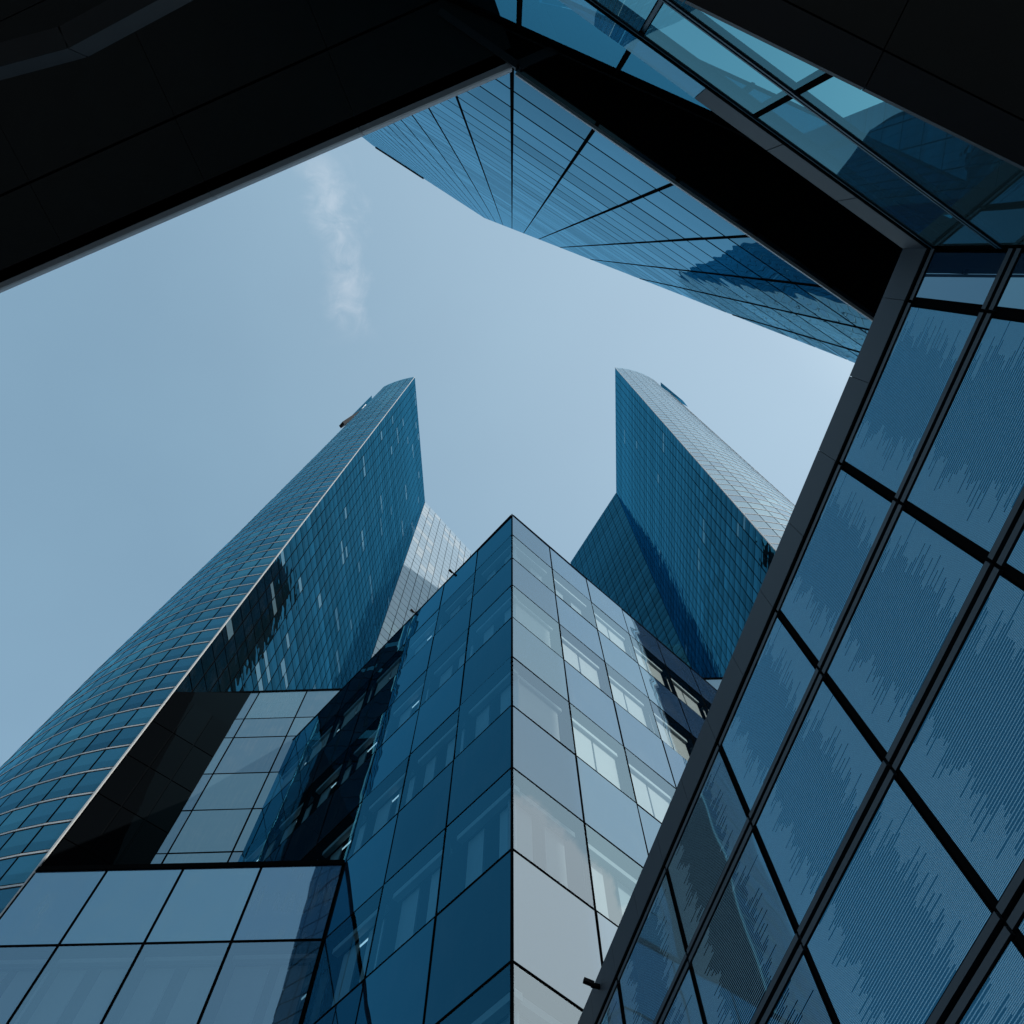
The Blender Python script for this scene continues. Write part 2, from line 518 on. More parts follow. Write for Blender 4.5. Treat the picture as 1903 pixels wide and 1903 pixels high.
for side, f in (('R', fR), ('L', fL)):
    for c in (range(1, 8) if side == 'R' else range(0, 7)):
        put('mullion', vm_me, prism, f, c * PW, 0)
    for r in range(1, 13):
        put('transom', hm_me, prism, f, 0, ROWZ[r])
    for r in range(13):
        for c in range(7):
            window = r % 2 == 1
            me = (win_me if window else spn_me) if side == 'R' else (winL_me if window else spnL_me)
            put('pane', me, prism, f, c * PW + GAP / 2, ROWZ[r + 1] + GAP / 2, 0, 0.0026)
            if not window: continue
            if side == 'L' and c < 5:
                bar('ceiling_light', prism, f, c * PW + 0.3, c * PW + PW - 0.3 * random.uniform(.6, 2), ROWZ[r + 1] + 1.60, ROWZ[r + 1] + 1.635, 0.36, 0.38, M['lit'])
            # interior seen through the window: lining, blind box, blinds or curtains
            s0, z0 = c * PW, ROWZ[r + 1]
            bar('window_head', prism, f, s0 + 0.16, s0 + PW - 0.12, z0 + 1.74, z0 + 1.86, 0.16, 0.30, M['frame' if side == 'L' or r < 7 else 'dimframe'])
            ncol = c if side == 'R' else 6 - c            # columns counted from the edge
            if side == 'R' and r in (3, 5) or (side == 'R' and r == 1 and ncol >= 2) or (side == 'L' and ncol >= 3 and r == 1):
                drop = random.uniform(1.0, 1.2) if (r == 3 and ncol == 0) else random.uniform(1.35, 1.55)
                if ncol == 0:
                    put('blind', blind_mesh(PW - 0.55, drop), prism, f, s0 + 0.36, z0 + 1.74 - drop, 0.24)
                else:
                    for q in (0, 1):
                        dq = drop if r != 3 else drop + random.uniform(-0.1, 0.1)
                        put('blind', blind_mesh((PW - 0.36) / 2, dq), prism, f, s0 + 0.16 + q * (PW - 0.24) / 2, z0 + 1.74 - dq, 0.24)
            else:
                for q in range(2):
                    w = random.uniform(0.35, 0.6)
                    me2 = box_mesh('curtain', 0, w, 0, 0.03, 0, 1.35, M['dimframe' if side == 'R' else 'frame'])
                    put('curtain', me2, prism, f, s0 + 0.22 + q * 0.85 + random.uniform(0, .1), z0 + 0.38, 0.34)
# dark corner post and roof edge
link('corner_post', prism_mesh('corner_post', [(0, 8.985), (0.025, 9.012), (0, 9.2), (-0.025, 9.012)], -1.6, 27.16, M['joint']), prism)
bar('roof_edge', prism, fR, 0.05, LEN, 27.085, 27.14, -0.02, 0.3, M['joint'])
bar('roof_edge', prism, fL, 0.0, LEN - 0.05, 27.085, 27.14, -0.02, 0.3, M['joint'])

# security cameras on the roof edge of the left face
for i, (s, lab) in enumerate(((LEN - 3.25, 'small dark security camera on roof edge, the one nearer the sharp corner'),
                              (LEN - 5.45, 'small dark security camera on roof edge, the one farther from the sharp corner'))):
    b = fL.at(s, 27.14, 0.15)
    t = thing('security_camera', lab, 'camera', b, 'security cameras on the corner block roof')
    link('post', box_mesh('post', -0.02, 0.02, -0.02, 0.02, 0, 0.32, M['black']), t, b)
    link('arm', box_mesh('arm', -0.02, 0.02, -0.2, 0.02, 0.28, 0.32, M['black']), t, b, (0, 0, fL.ang))
    hm = bpy.data.meshes.new('housing')
    bm = bmesh.new()
    bmesh.ops.create_cone(bm, cap_ends=True, segments=10, radius1=0.035, radius2=0.05, depth=0.18)
    bmesh.ops.rotate(bm, verts=bm.verts, matrix=Matrix.Rotation(math.radians(75), 3, 'X'))
    bm.to_mesh(hm)
    bm.free()
    hm.materials.append(M['black'])
    link('housing', hm, t, b + Vector((fL.n.x * 0.24, fL.n.y * 0.24, 0.27)), (0, 0, fL.ang))

# ------------------------------------------------------------------ low block in the left foreground
podium = thing('low_block', 'low glass block of wide pale blue panes in the lower left corner', 'building', (-7.2, 15, -1.6))
pd = Vector((1, -0.027)).normalized()
fP = Face(tuple(Vector((-3.72, 13.03)) - pd * 6.95), pd)
PX = [0.0, 1.62, 3.33, 5.08, 6.91]
PZ = [14.46, 12.40, 10.33, 8.27, 6.2, 4.13, 2.07, 0.0, -1.6]
link('wall', box_mesh('wall', -10.5, -4.35, 13.85, 18.3, -1.6, 14.3, M['core']), podium)
for r in range(len(PZ) - 1):
    for c in range(4):
        w, h = PX[c + 1] - PX[c] - 0.04, PZ[r] - PZ[r + 1] - 0.04
        window = r % 2 == 1
        put('pane', chamfer_pane('pane', w, h, 0.03, M['podium_win'] if window else M['podium'], back=not window), podium, fP, PX[c] + 0.02, PZ[r + 1] + 0.02, 0, 0.001)
        if window:
            bar('window_head', podium, fP, PX[c] + 0.1, PX[c + 1] - 0.1, PZ[r] - 0.30, PZ[r] - 0.2, 0.14, 0.26, M['frame'])
            for q in range(2):
                x0 = PX[c] + 0.15 + q * w * 0.5
                bar('curtain', podium, fP, x0, x0 + w * random.uniform(0.28, 0.42), PZ[r + 1] + 0.05, PZ[r] - 0.32, 0.3, 0.32, M['frame'])
for x in PX: bar('mullion', podium, fP, x - 0.035, x + 0.035, -1.6, 14.4, 0.02, 0.12, M['joint'])
for z in PZ[1:-1]: bar('transom', podium, fP, 0, PX[-1], z - 0.035, z + 0.035, 0.022, 0.11, M['joint'])
bar('roof_edge', podium, fP, 0.0, PX[-1], 14.42, 14.56, -0.03, 0.4, M['joint'])
link('roof', box_mesh('roof', -10.6, -4.2, 13.7, 18.3, 14.3, 14.40, M['roof']), podium)
fPs = Face((-10.67, 18.53), (0, -1))
for r in range(len(PZ) - 1):
    for c in range(3):
        put('pane', chamfer_pane('pane', 1.70, PZ[r] - PZ[r + 1] - 0.04, 0.03, M['podium']), podium, fPs, c * 1.75 + 0.02, PZ[r + 1] + 0.02, 0, 0.001)

# ------------------------------------------------------------------ rear block that joins the two towers behind the corner block
rear = thing('rear_block', 'glass link block with a level roof line between the two towers', 'building', (0, 21, -1.6))
fB = Face((-13.5, 18.55), (1, -0.033))
BX = [0.0] + [0.3 + 2.1 * k for k in range(1, 13)] + [27.8]
BZ = [30.83, 28.71, 27.37, 25.06, 23.03, 20.95, 18.85, 16.75, 14.65, 12.5]
link('wall', box_mesh('wall', -13.4, 14.0, 18.85, 24, -1.6, 30.6, M['core']), rear)
link('roof', box_mesh('roof', -13.45, 14.25, 18.6, 24, 30.6, 30.7, M['roof']), rear)
for r in range(len(BZ) - 1):
    for c in range(len(BX) - 1):
        if r > 2 and 5 < BX[c] < 20.5: continue             # covered by the corner block
        put('pane', chamfer_pane('pane', BX[c + 1] - BX[c] - 0.04, BZ[r] - BZ[r + 1] - 0.04, 0.03, M['rear']), rear, fB, BX[c] + 0.02, BZ[r + 1] + 0.02, 0, 0.0012)
M['dark_glass'] = glass('black_glass', (0.0025, 0.0035, 0.0045), (0.25, 0.5, 0.6), 0.10, wave=0.2, dirt=0.0)
bay = [(-13.55, 16.88, 28.2), (-11.45, 18.50, 30.8), (-13.55, 18.52, 30.8)]
bz0 = 12.5
rb = link('dark_bay', mesh_from('dark_bay', [(x, y, bz0) for x, y, z in bay] + bay, [(2, 1, 0), (3, 4, 5), (0, 1, 4, 3), (1, 2, 5, 4), (2, 0, 3, 5)], M['dark_glass']), rear)
rb.location = -rear.location
fD = Face((-13.55, 16.86), (2.1, 1.62))
for r in range(7):
    for c in range(3):
        zt = 28.17 - r * 2.1
        put('dark_pane', chamfer_pane('dark_pane', 0.84, 2.06, 0.02, M['dark_glass']), rear, fD, c * 0.88 + 0.02, zt - 2.08, -0.005, 0.001)
for x in BX: bar('mullion', rear, fB, x - 0.03, x + 0.03, 12.5, 30.8, 0.02, 0.12, M['joint'])
for z in BZ[1:]: bar('transom', rear, fB, 0, 27.8, z - 0.03, z + 0.03, 0.022, 0.11, M['joint'])
bar('roof_edge', rear, fB, 0, 27.8, 30.80, 30.90, -0.03, 0.4, M['joint'])

# ------------------------------------------------------------------ the two tall towers
TS = 0.448
H = 250 * TS
FL = 2.96 * TS
NF = 84
Z0 = H - NF * FL
COLW = 2.15 * TS


def arc(p, heading, R, turn, turnmax, step):
    """points of an arc that starts at p; turn is +1 to the left, -1 to the right"""
    pts = [Vector(p)]
    h = heading
    n = int(R * turnmax / step)
    for i in range(n):
        h += turn * step / R / 2
        pts.append(pts[-1] + Vector((math.cos(h), math.sin(h))) * step)
        h += turn * step / R / 2
    return pts, h


def inset(poly, d):
    n = len(poly)
    area = sum(poly[i].x * poly[(i + 1) % n].y - poly[(i + 1) % n].x * poly[i].y for i in range(n))
    sg = 1 if area > 0 else -1
    out = []
    for i in range(n):
        a, b, c = poly[i - 1], poly[i], poly[(i + 1) % n]
        n1 = Vector((-(b - a).y, (b - a).x)).normalized() * sg
        n2 = Vector((-(c - b).y, (c - b).x)).normalized() * sg
        k = max(0.3, 1 + n1.dot(n2))
        out.append(b + (n1 + n2) * (d / k))
    return out


def cuts(pts, line):
    """how far round the curved flank reaches at each floor, in bays: the flank tapers towards the top"""
    out = [0.0] * NF
    last = 1.0
    n = len(pts) - 1
    for r in range(NF - 1, -1, -1):
        z = Z0 + (r + 1) * FL
        t = 0.0
        while t < n:
            i = min(int(t), n - 1)
            m = pts[i] + (pts[i + 1] - pts[i]) * (t - i)
            q = project(Vector((m.x, m.y, z)))
            if q is None or not line(*q): break
            t += 0.05
        last = max(last, min(t, n))
        out[r] = last
    return out


def poly_side(pl):
    def f(u, v):
        for (u0, v0), (u1, v1) in zip(pl[:-1], pl[1:]):
            if v0 <= v <= v1:
                return u0 + (u1 - u0) * (v - v0) / (v1 - v0)
        return pl[0][0] if v < pl[0][1] else pl[-1][0]
    return f


_sl = poly_side([(722, 690), (715, 719), (600, 835), (450, 985), (300, 1130), (150, 1275), (0, 1420), (-300, 1700)])
_sr = poly_side([(1196, 660), (1202, 695), (1228, 720), (1266, 744), (1334, 796), (1400, 856), (1479, 916), (1700, 1100)])


def tower(name, label, A, B, C, heading, R, turn, pale_curve, vis):
    """plan: curved flank up to A, flat face A-B, folded face B-C"""
    mirror = turn > 0                                          # right-hand tower
    A, B, C = (Vector(p) * TS for p in (A, B, C))
    t = thing(name, label, 'tower', (A.x * 1.3, 30, -1.6), 'twin glass towers')
    pts, hd = arc(A, heading, R * TS, turn, math.radians(78), COLW)
    back = Vector((pts[-1].x, C.y + 4))
    poly = pts[::-1] + [B, C, back]
    tp = cuts(pts, (lambda u, v: u >= _sl(u, v) - 2) if not mirror else (lambda u, v: u <= _sr(u, v) + 2))
    n = len(pts) - 1

    def reach(tt_):
        i = min(int(tt_), n - 1)
        return pts[:i + 1] + ([pts[i] + (pts[i + 1] - pts[i]) * (tt_ - i)] if tt_ - i > 0.02 else [])
    cv, cf = [], []
    for r in range(NF):
        z0_, z1_ = Z0 + r * FL, Z0 + (r + 1) * FL
        arcp = reach(tp[r])
        full = arcp[::-1] + [B, C, Vector((C.x, C.y + 4)), Vector((arcp[-1].x, C.y + 4))]
        off = inset(full, 0.05)
        k = len(off)
        o_ = len(cv)
        cv += [(p.x, p.y, -1.6 if r == 0 else z0_) for p in off] + [(p.x, p.y, z1_ - (0.05 if r == NF - 1 else 0)) for p in off]
        for i in range(k):
            j = (i + 1) % k
            cf.append((o_ + i, o_ + j, o_ + k + j, o_ + k + i))
        cf.append(tuple(range(o_ + k, o_ + 2 * k)))
    cme = mesh_from('core', cv, cf, M['core'])
    link('core', cme, t)
    faces = []
    # list of (Face, width, col count, kind)
    if not mirror:
        faces.append(('flat', Face(A, B - A), (B - A).length))
        faces.append(('fold', Face(B, C - B), (C - B).length))
    else:
        faces.append(('flat', Face(B, A - B), (B - A).length))
        faces.append(('fold', Face(C, B - C), (C - B).length))
    panes = []
    for kind, f, L in faces:
        w0 = COLW if kind == 'flat' else 2.5 * TS
        nc = max(1, round(L / w0))
        w = L / nc
        for r in range(NF):
            z = Z0 + r * FL
            if z < 12: continue
            run = 0
            for c in range(nc):
                low = 1 - z / H
                if random.random() < (0.02 + 0.11 * low ** 2 if not mirror else 0.008):
                    run = random.randint(1, 2)
                m = 'tower_blind' if (run > 0 and kind == 'flat') else ('tower_pale' if (kind == 'fold' and not mirror) else 'tower')
                if kind == 'fold' and not mirror and random.random() < 0.2: m = 'tower_pale2'
                run -= 1
                if m == 'tower_blind' and kind == 'flat':
                    hh = FL * random.choice((0.4, 0.5, 0.6))
                    panes.append((kind, f, c * w, z, w, 'tower', FL - hh))
                    panes.append((kind, f, c * w, z + FL - hh, w, m, hh))
                else:
                    panes.append((kind, f, c * w, z, w, m, FL))
    for i in range(len(pts) - 1):
        f = Face(pts[i + 1], pts[i] - pts[i + 1]) if not mirror else Face(pts[i], pts[i + 1] - pts[i])
        for r in range(NF):
            z = Z0 + r * FL
            if z < 12: continue
            fr = min(1.0, tp[r] - i)
            if fr < 0.1: continue
            panes.append(('curve', f, 0.0 if mirror else (1 - fr) * COLW, z, COLW * fr, 'tower_pale' if pale_curve else 'tower_flank', FL))
    g = 0.07
    tagd = []
    for k, p in enumerate(panes):
        kind, f, s, z, w, m, ph = p
        ps = [f.at(s, z), f.at(s + w, z), f.at(s + w, z + ph), f.at(s, z + ph)]
        a = quad_px(ps)
        mid = f.at(s + w / 2, z + ph / 2)
        facing = f.n.dot(Vector((-mid.x, -mid.y))) > 0
        q = project(mid)
        if not facing or q is None or not vis(kind, *q): a = 0
        tagd.append((a, k))
    tagd.sort(reverse=True)
    single = {k for a, k in tagd[:298] if a > 0}
    cache = {}
    sv, sf, smi = [], [], []
    mats = ['tower', 'tower_blind', 'tower_pale', 'tower_pale2', 'joint', 'tower_flank']
    for k, (kind, f, s, z, w, m, ph) in enumerate(panes):
        bandgap = 0.0
        if kind == 'curve': bandgap = 0.11
        gg = 0.04 if (kind == 'curve' and pale_curve) else g
        h = ph - gg - bandgap
        if k in single:
            key = (round(w, 3), m, kind, round(ph, 2))
            if key not in cache: cache[key] = chamfer_pane('pane', w - gg, h, 0.03, M[m], 0.006)
            put('pane', cache[key], t, f, s + gg / 2, z + gg / 2 + bandgap, 0, 0.0022 if m != 'tower_pale' else 0.001)
        else:
            o = len(sv)
            e = [random.gauss(0, 0.0022) for _ in range(2)]
            for (ds, dz) in ((gg / 2, gg / 2 + bandgap), (w - gg / 2, gg / 2 + bandgap), (w - gg / 2, ph - gg / 2), (gg / 2, ph - gg / 2)):
                y = e[0] * (ds - w / 2) + e[1] * (dz - ph / 2)
                sv.append(f.at(s + ds, z + dz, y))
            for (ds, dz) in ((gg / 2, gg / 2 + bandgap), (w - gg / 2, gg / 2 + bandgap), (w - gg / 2, ph - gg / 2), (gg / 2, ph - gg / 2)):
                sv.append(f.at(s + ds, z + dz, 0.03))
            sf.append((o, o + 1, o + 2, o + 3))
            smi.append(mats.index(m))
            for i in range(4):
                j = (i + 1) % 4
                sf.append((o + 4 + i, o + 4 + j, o + j, o + i))
                smi.append(4)
    me = mesh_from('pane', sv, sf)
    for m in mats: me.materials.append(M[m])
    for i, p in enumerate(me.polygons): p.material_index = smi[i]
    o = link('pane', me, t)
    o.location = -t.location
    o['kind'] = 'stuff'
    # white bands on the curved flank, one ring per floor
    nrm = []
    for i in range(len(pts)):
        a = pts[max(0, i - 1)]
        b = pts[min(len(pts) - 1, i + 1)]
        dd = (b - a).normalized()
        nn = Vector((-dd.y, dd.x)) if not mirror else Vector((dd.y, -dd.x))
        nrm.append(nn)
    sgn = 1 if nrm[0].dot(Vector((0, -1))) > 0 else -1
    rings = {}
    for r in range(NF):
        z = Z0 + r * FL
        if z < 12: continue
        nb_ = round(tp[r], 2)
        if nb_ not in rings:
            ap = reach(nb_)
            rv, rf = [], []
            for i, p_ in enumerate(ap):
                for (y, zz) in ((0.015, 0.0), (0.015, 0.085), (-0.03, 0.085), (-0.03, 0.0)):
                    q = p_ + nrm[min(i, len(nrm) - 1)] * sgn * y
                    rv.append((q.x, q.y, zz))
            for i in range(len(ap) - 1):
                for j in range(4):
                    a, b = i * 4 + j, i * 4 + (j + 1) % 4
                    rf.append((a, b, b + 4, a + 4))
            rf += [(0, 1, 2, 3), tuple((len(ap) - 1) * 4 + k for k in (3, 2, 1, 0))]
            rme = mesh_from('floor_band', rv, rf, M['band'])
            bmx = bmesh.new()
            bmx.from_mesh(rme)
            bmesh.ops.recalc_face_normals(bmx, faces=bmx.faces)
            bmx.to_mesh(rme)
            bmx.free()
            rings[nb_] = rme
        link('floor_band', rings[nb_], t, (0, 0, z + 0.012))
    # pale upright trim along the corner A
    link('corner_trim', prism_mesh('corner_trim', [A + Vector((-0.03, -0.03)), A + Vector((0.03, -0.03)), A + Vector((0.03, 0.03)), A + Vector((-0.03, 0.03))], 0, H + 0.05, M['trim']), t)
    # roof edge
    link('roof', prism_mesh('roof', off, H - 0.05, H + 0.02, M['roof']), t)
    return t, pts


def visL(kind, u, v):
    if kind == 'curve': return True
    if v > 1284: return False
    return v < 956 + (950 - u) * 1.03 + 5


def visR(kind, u, v):
    lim = 1593 - 0.421 * (v - 675)
    if u > lim + 10: return False
    return v < 956 + (u - 950) * 0.854 + 5 or v < 1257 and u > 1150


tL, ptsL = tower('glass_tower', 'left glass tower with a curved flank of white floor bands and a blue flat face', (-30.397, 37.596), (-28.593, 78.545), (-13.83, 96.16),
                 math.radians(172), 32, -1, False, visL)
tR, ptsR = tower('glass_tower', 'right glass tower with a pale silvery curved flank and a dark blue flat face', (32.134, 34.752), (34.13, 75.402), (19.70, 100.05),
                 math.radians(2), 25, 1, True, visR)


def polygon_slab(name, parent, pxs, plane_p, plane_d, thick, mat):
    """an outline on an upright plane, given a real thickness"""
    f = Face(plane_p, plane_d)
    n2 = f.n
    front, back = [], []
    for u, v in pxs:
        r = ray(u, v)
        tt = n2.dot(f.p) / n2.dot(Vector((r.x, r.y)))
        q = r * tt
        front.append(q)
        back.append(q - Vector((n2.x, n2.y, 0)) * thick)
    k = len(front)
    fs = [tuple(range(k)), tuple(range(2 * k - 1, k - 1, -1))]
    for i in range(k):
        j = (i + 1) % k
        fs.append((i, k + i, k + j, j))
    me = mesh_from(name, front + back, fs, mat)
    bmx = bmesh.new()
    bmx.from_mesh(me)
    bmesh.ops.recalc_face_normals(bmx, faces=bmx.faces)
    bmx.to_mesh(me)
    bmx.free()
    return link(name, me, parent)


# roof pavilions that look out past the curved flanks
pl = ptsL[15]
polygon_slab('roof_fin', tL, [(655, 771), (690.7, 735), (691.5, 743), (679, 754), (668, 768)], (pl.x, pl.y), (0.74, 0.67), 1.2, M['tower'])
polygon_slab('roof_ledge', tL, [(636.5, 783.5), (671.5, 760.5), (676, 765.5), (640, 788.5)], (pl.x + 1.6, pl.y - 1.6), (0.74, 0.67), 0.8, M['black'])
polygon_slab('roof_box', tL, [(672, 760), (680, 751), (683, 754.5), (676, 763.5)], (pl.x + 1.65, pl.y - 1.65), (0.74, 0.67), 0.5, M['fascia'])
pr = ptsR[12]
polygon_slab('roof_fin', tR, [(1227.8, 710.3), (1269, 744.5), (1235.8, 727.5), (1227.8, 719.5)], (pr.x, pr.y), (0.75, -0.66), 1.2, M['tower'])

# ------------------------------------------------------------------ slanted tower overhead (behind the viewer)
FS = 0.39
fan = thing('slanted_tower', 'tall blue glass tower with a steep slanting side rising straight overhead', 'tower', (-4, -9, -1.6))
fd = Vector((0.85204, 0.52348))
# outward normal faces the court (-.52, .85): direction runs from right to left
fF = Face((0, -4.5 * FS), -fd)          # s here = minus the left-to-right coordinate
CW, RH = 2.62 * FS, 3.07 * FS
FZ0 = 9.06
FH = 279.8 * FS
SL0, SL1 = -10.73 * FS, 17.49 * FS       # slanting side: left-to-right coordinate at the top and at the z below
ZS1 = 34.8 * FS
LEFT = -51.5 * FS


def slant(z):                             # right end of the face at height z
    return SL0 + (SL1 - SL0) * (FH - z) / (FH - ZS1)


def left_at(z):
    return -14.0 - (z - 9.0) * 0.0645


def clip_side(poly, fn):
    out = []
    k = len(poly)
    for i in range(k):
        a, b = poly[i], poly[(i + 1) % k]
        da, db = fn(a), fn(b)
        if da <= 0: out.append(a)
        if da * db < 0:
            q = da / (da - db)
            out.append((a[0] + (b[0] - a[0]) * q, a[1] + (b[1] - a[1]) * q))
    return out


def clip_poly(poly):
    """keep the part between the two leaning sides"""
    q = clip_side(poly, lambda p: p[0] - slant(p[1]))
    return clip_side(q, lambda p: left_at(p[1]) - p[0]) if len(q) > 2 else q


def fan_pane_mesh(poly, t=0.04):
    # poly in (left-to-right coord, z); local x = -coord
    k = len(poly)
    fr = [(-p[0], 0, p[1]) for p in poly]
    bk = [(-p[0], t, p[1]) for p in poly]
    fs = [tuple(range(k - 1, -1, -1)), tuple(range(k, 2 * k))]
    for i in range(k):
        j = (i + 1) % k
        fs.append((i, j, k + j, k + i))
    return fr + bk, fs


gapw, gaph = 0.04, 0.085
nrow = int((FH - FZ0) / RH)
c0 = int(math.floor(LEFT / CW))
cells = []
for r in range(nrow + 1):
    z0 = FZ0 + r * RH
    z1 = min(z0 + RH, FH)
    if z1 - z0 < 0.3: continue
    for c in range(c0, 9):
        x0, x1 = c * CW + gapw / 2, (c + 1) * CW - gapw / 2
        poly = clip_poly([(x0, z0 + gaph / 2), (x1, z0 + gaph / 2), (x1, z1 - gaph / 2), (x0, z1 - gaph / 2)])
        if len(poly) < 3: continue
        a = quad_px([fF.at(-p[0], p[1]) for p in poly])
        uv = project(fF.at(-(x0 + x1) / 2, (z0 + z1) / 2))
        if uv is None or uv[1] < 553 - uv[0] * 0.428 or uv[0] > 1640 or uv[1] > 700: a = 0
        cells.append((a, r, c, poly, x0, z0))
cells.sort(key=lambda q: -q[0])
sv, sf = [], []
shared = None
for i, (a, r, c, poly, x0, z0) in enumerate(cells):
    if i < 298 and a > 0:
        whole = len(poly) == 4 and abs(poly[0][0] - x0) < 1e-6 and abs(poly[1][0] - x0 - CW + gapw) < 1e-6 and abs(poly[2][1] - poly[1][1] - RH + gaph) < 1e-6
        if whole:
            if shared is None:
                v, f_ = fan_pane_mesh([(p[0] - x0, p[1] - z0) for p in poly])
                shared = mesh_from('pane', v, f_, M['fan'])
            put('pane', shared, fan, fF, -x0, z0, 0, 0.0008)
        else:
            v, f_ = fan_pane_mesh([(p[0] - x0, p[1] - z0) for p in poly])
            put('pane', mesh_from('pane', v, f_, M['fan']), fan, fF, -x0, z0, 0, 0.0008)
    else:
        o = len(sv)
        k = len(poly)
        sv += [fF.at(-p[0], p[1]) for p in poly] + [fF.at(-p[0], p[1], 0.04) for p in poly]
        sf.append(tuple(range(o + k - 1, o - 1, -1)))
        for q in range(k):
            j = (q + 1) % k
            sf.append((o + q, o + j, o + k + j, o + k + q))
me = mesh_from('pane', sv, sf, M['fan'])
o = link('pane', me, fan)
o.location = -fan.location
o['kind'] = 'stuff'
# upright fins
for c in range(c0, 9):
    x = c * CW
    # height where the slanting side cuts this fin
    zt = FH if x <= SL0 else FH - (x - SL0) / (SL1 - SL0) * (FH - ZS1)
    if zt < FZ0 + 1: continue
    zb = FZ0 if x >= -14.0 else 9.0 + (-14.0 - x) / 0.0645 + 0.3
    if zb > zt - 1: continue
    me = box_mesh('fin', -0.022, 0.022, -0.006, 0.05, zb, zt - 0.2, M['joint'])
    put('fin', me, fan, fF, -x, 0)
# body behind the glass: a blade-shaped plan that slants like the face
KB = Vector((-0.60, -2.085)) * (9.0 / 8.08)
BK = Vector((0.9305, 0.3662))


def back_at(s_):
    """point on the back wall straight behind the left-to-right coordinate s_"""
    f = fF.p + fd_ * s_
    t_ = ((KB - f).x * BK.y - (KB - f).y * BK.x) / (nin.x * BK.y - nin.y * BK.x)
    return f + nin * t_


fd_ = Vector(fd).normalized()
nin = -fF.n
xb = slant(FZ0) - 0.05
L0, L1 = left_at(FZ0) + 0.05, left_at(FH) + 0.05
plan0 = [fF.p + fd_ * L0 + nin * 0.06, fF.p + fd_ * xb + nin * 0.06, back_at(xb), KB + BK * 0.1, KB + Vector((-0.27, -0.96)) * 10, fF.p + fd_ * L0 + nin * 9]
xt = SL0 - 0.05
plan1 = [fF.p + fd_ * L1 + nin * 0.06, fF.p + fd_ * xt + nin * 0.06, fF.p + fd_ * xt + nin * 1.0, fF.p + fd_ * (xt - 0.5) + nin * 1.4, fF.p + fd_ * (xt - 1.2) + nin * 8, fF.p + fd_ * L1 + nin * 9]
bv = [Vector((p.x, p.y, FZ0)) for p in plan0] + [Vector((p.x, p.y, FH - 0.05)) for p in plan1]
bf = [tuple(range(6)), tuple(range(11, 5, -1))] + [(i, (i + 1) % 6, 6 + (i + 1) % 6, 6 + i) for i in range(6)]
bme = mesh_from('core', bv, bf, M['core'])
bmx = bmesh.new()
bmx.from_mesh(bme)
bmesh.ops.triangulate(bmx, faces=bmx.faces)
bmesh.ops.recalc_face_normals(bmx, faces=bmx.faces)
bmx.to_mesh(bme)
bmx.free()
o = link('core', bme, fan)
o.location = -fan.location
# pale parapet at the far end of the roof
bar('parapet', fan, fF, 14.6, -LEFT, FH + 0.5, FH + 5.0, 0.0, 0.5, M['parapet'])
bar('roof_edge', fan, fF, 13.2, -LEFT, FH - 0.1, FH + 0.5, -0.10, 0.3, M['joint'])

# ------------------------------------------------------------------ overhanging soffit under that tower
roof = thing('overhang', 'black overhanging soffit with a grey metal edge above the viewer', 'canopy', (-4, -3, 8.9))


def atz(u, v, z):
    r = ray(u, v)
    return Vector((r.x * z / r.z, r.y * z / r.z))


SZ = 9.0
a0, a1 = atz(0, 537, SZ), atz(961, 121, SZ)
dE1 = (a1 - a0).normalized()
nE1 = Vector((-dE1.y, dE1.x))               # towards the court (up the page in plan)
b1 = atz(1640, 580, SZ)
dE2 = Vector((0.8525, 0.5227))
k0, k1 = atz(828, 0, SZ), atz(1292, 208, SZ)
dBk = (k1 - k0).normalized()
P = a1
farL = a0 - dE1 * 14
P2 = fF.p + fd_ * (P.x / fd_.x)
bR = k1 + dBk * 6.2
bL = k0 - dBk * 22
# upper slab
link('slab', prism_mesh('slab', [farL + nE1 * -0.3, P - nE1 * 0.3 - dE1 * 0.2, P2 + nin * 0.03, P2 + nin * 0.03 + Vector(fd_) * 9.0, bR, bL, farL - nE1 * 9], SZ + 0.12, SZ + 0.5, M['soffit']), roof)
# soffit panels of the left bay, in two rows with a shadow gap between, and grey edge panels
fE = Face(P, -dE1)      # outward is to the right of the direction: check below
if fE.n.dot(nE1) < 0:
    fE = Face(P - dE1 * 30, dE1)
    sgnE = -1
else:
    sgnE = 1
PAN = 1.72


def edge_s(s): return s if sgnE > 0 else 30 - s


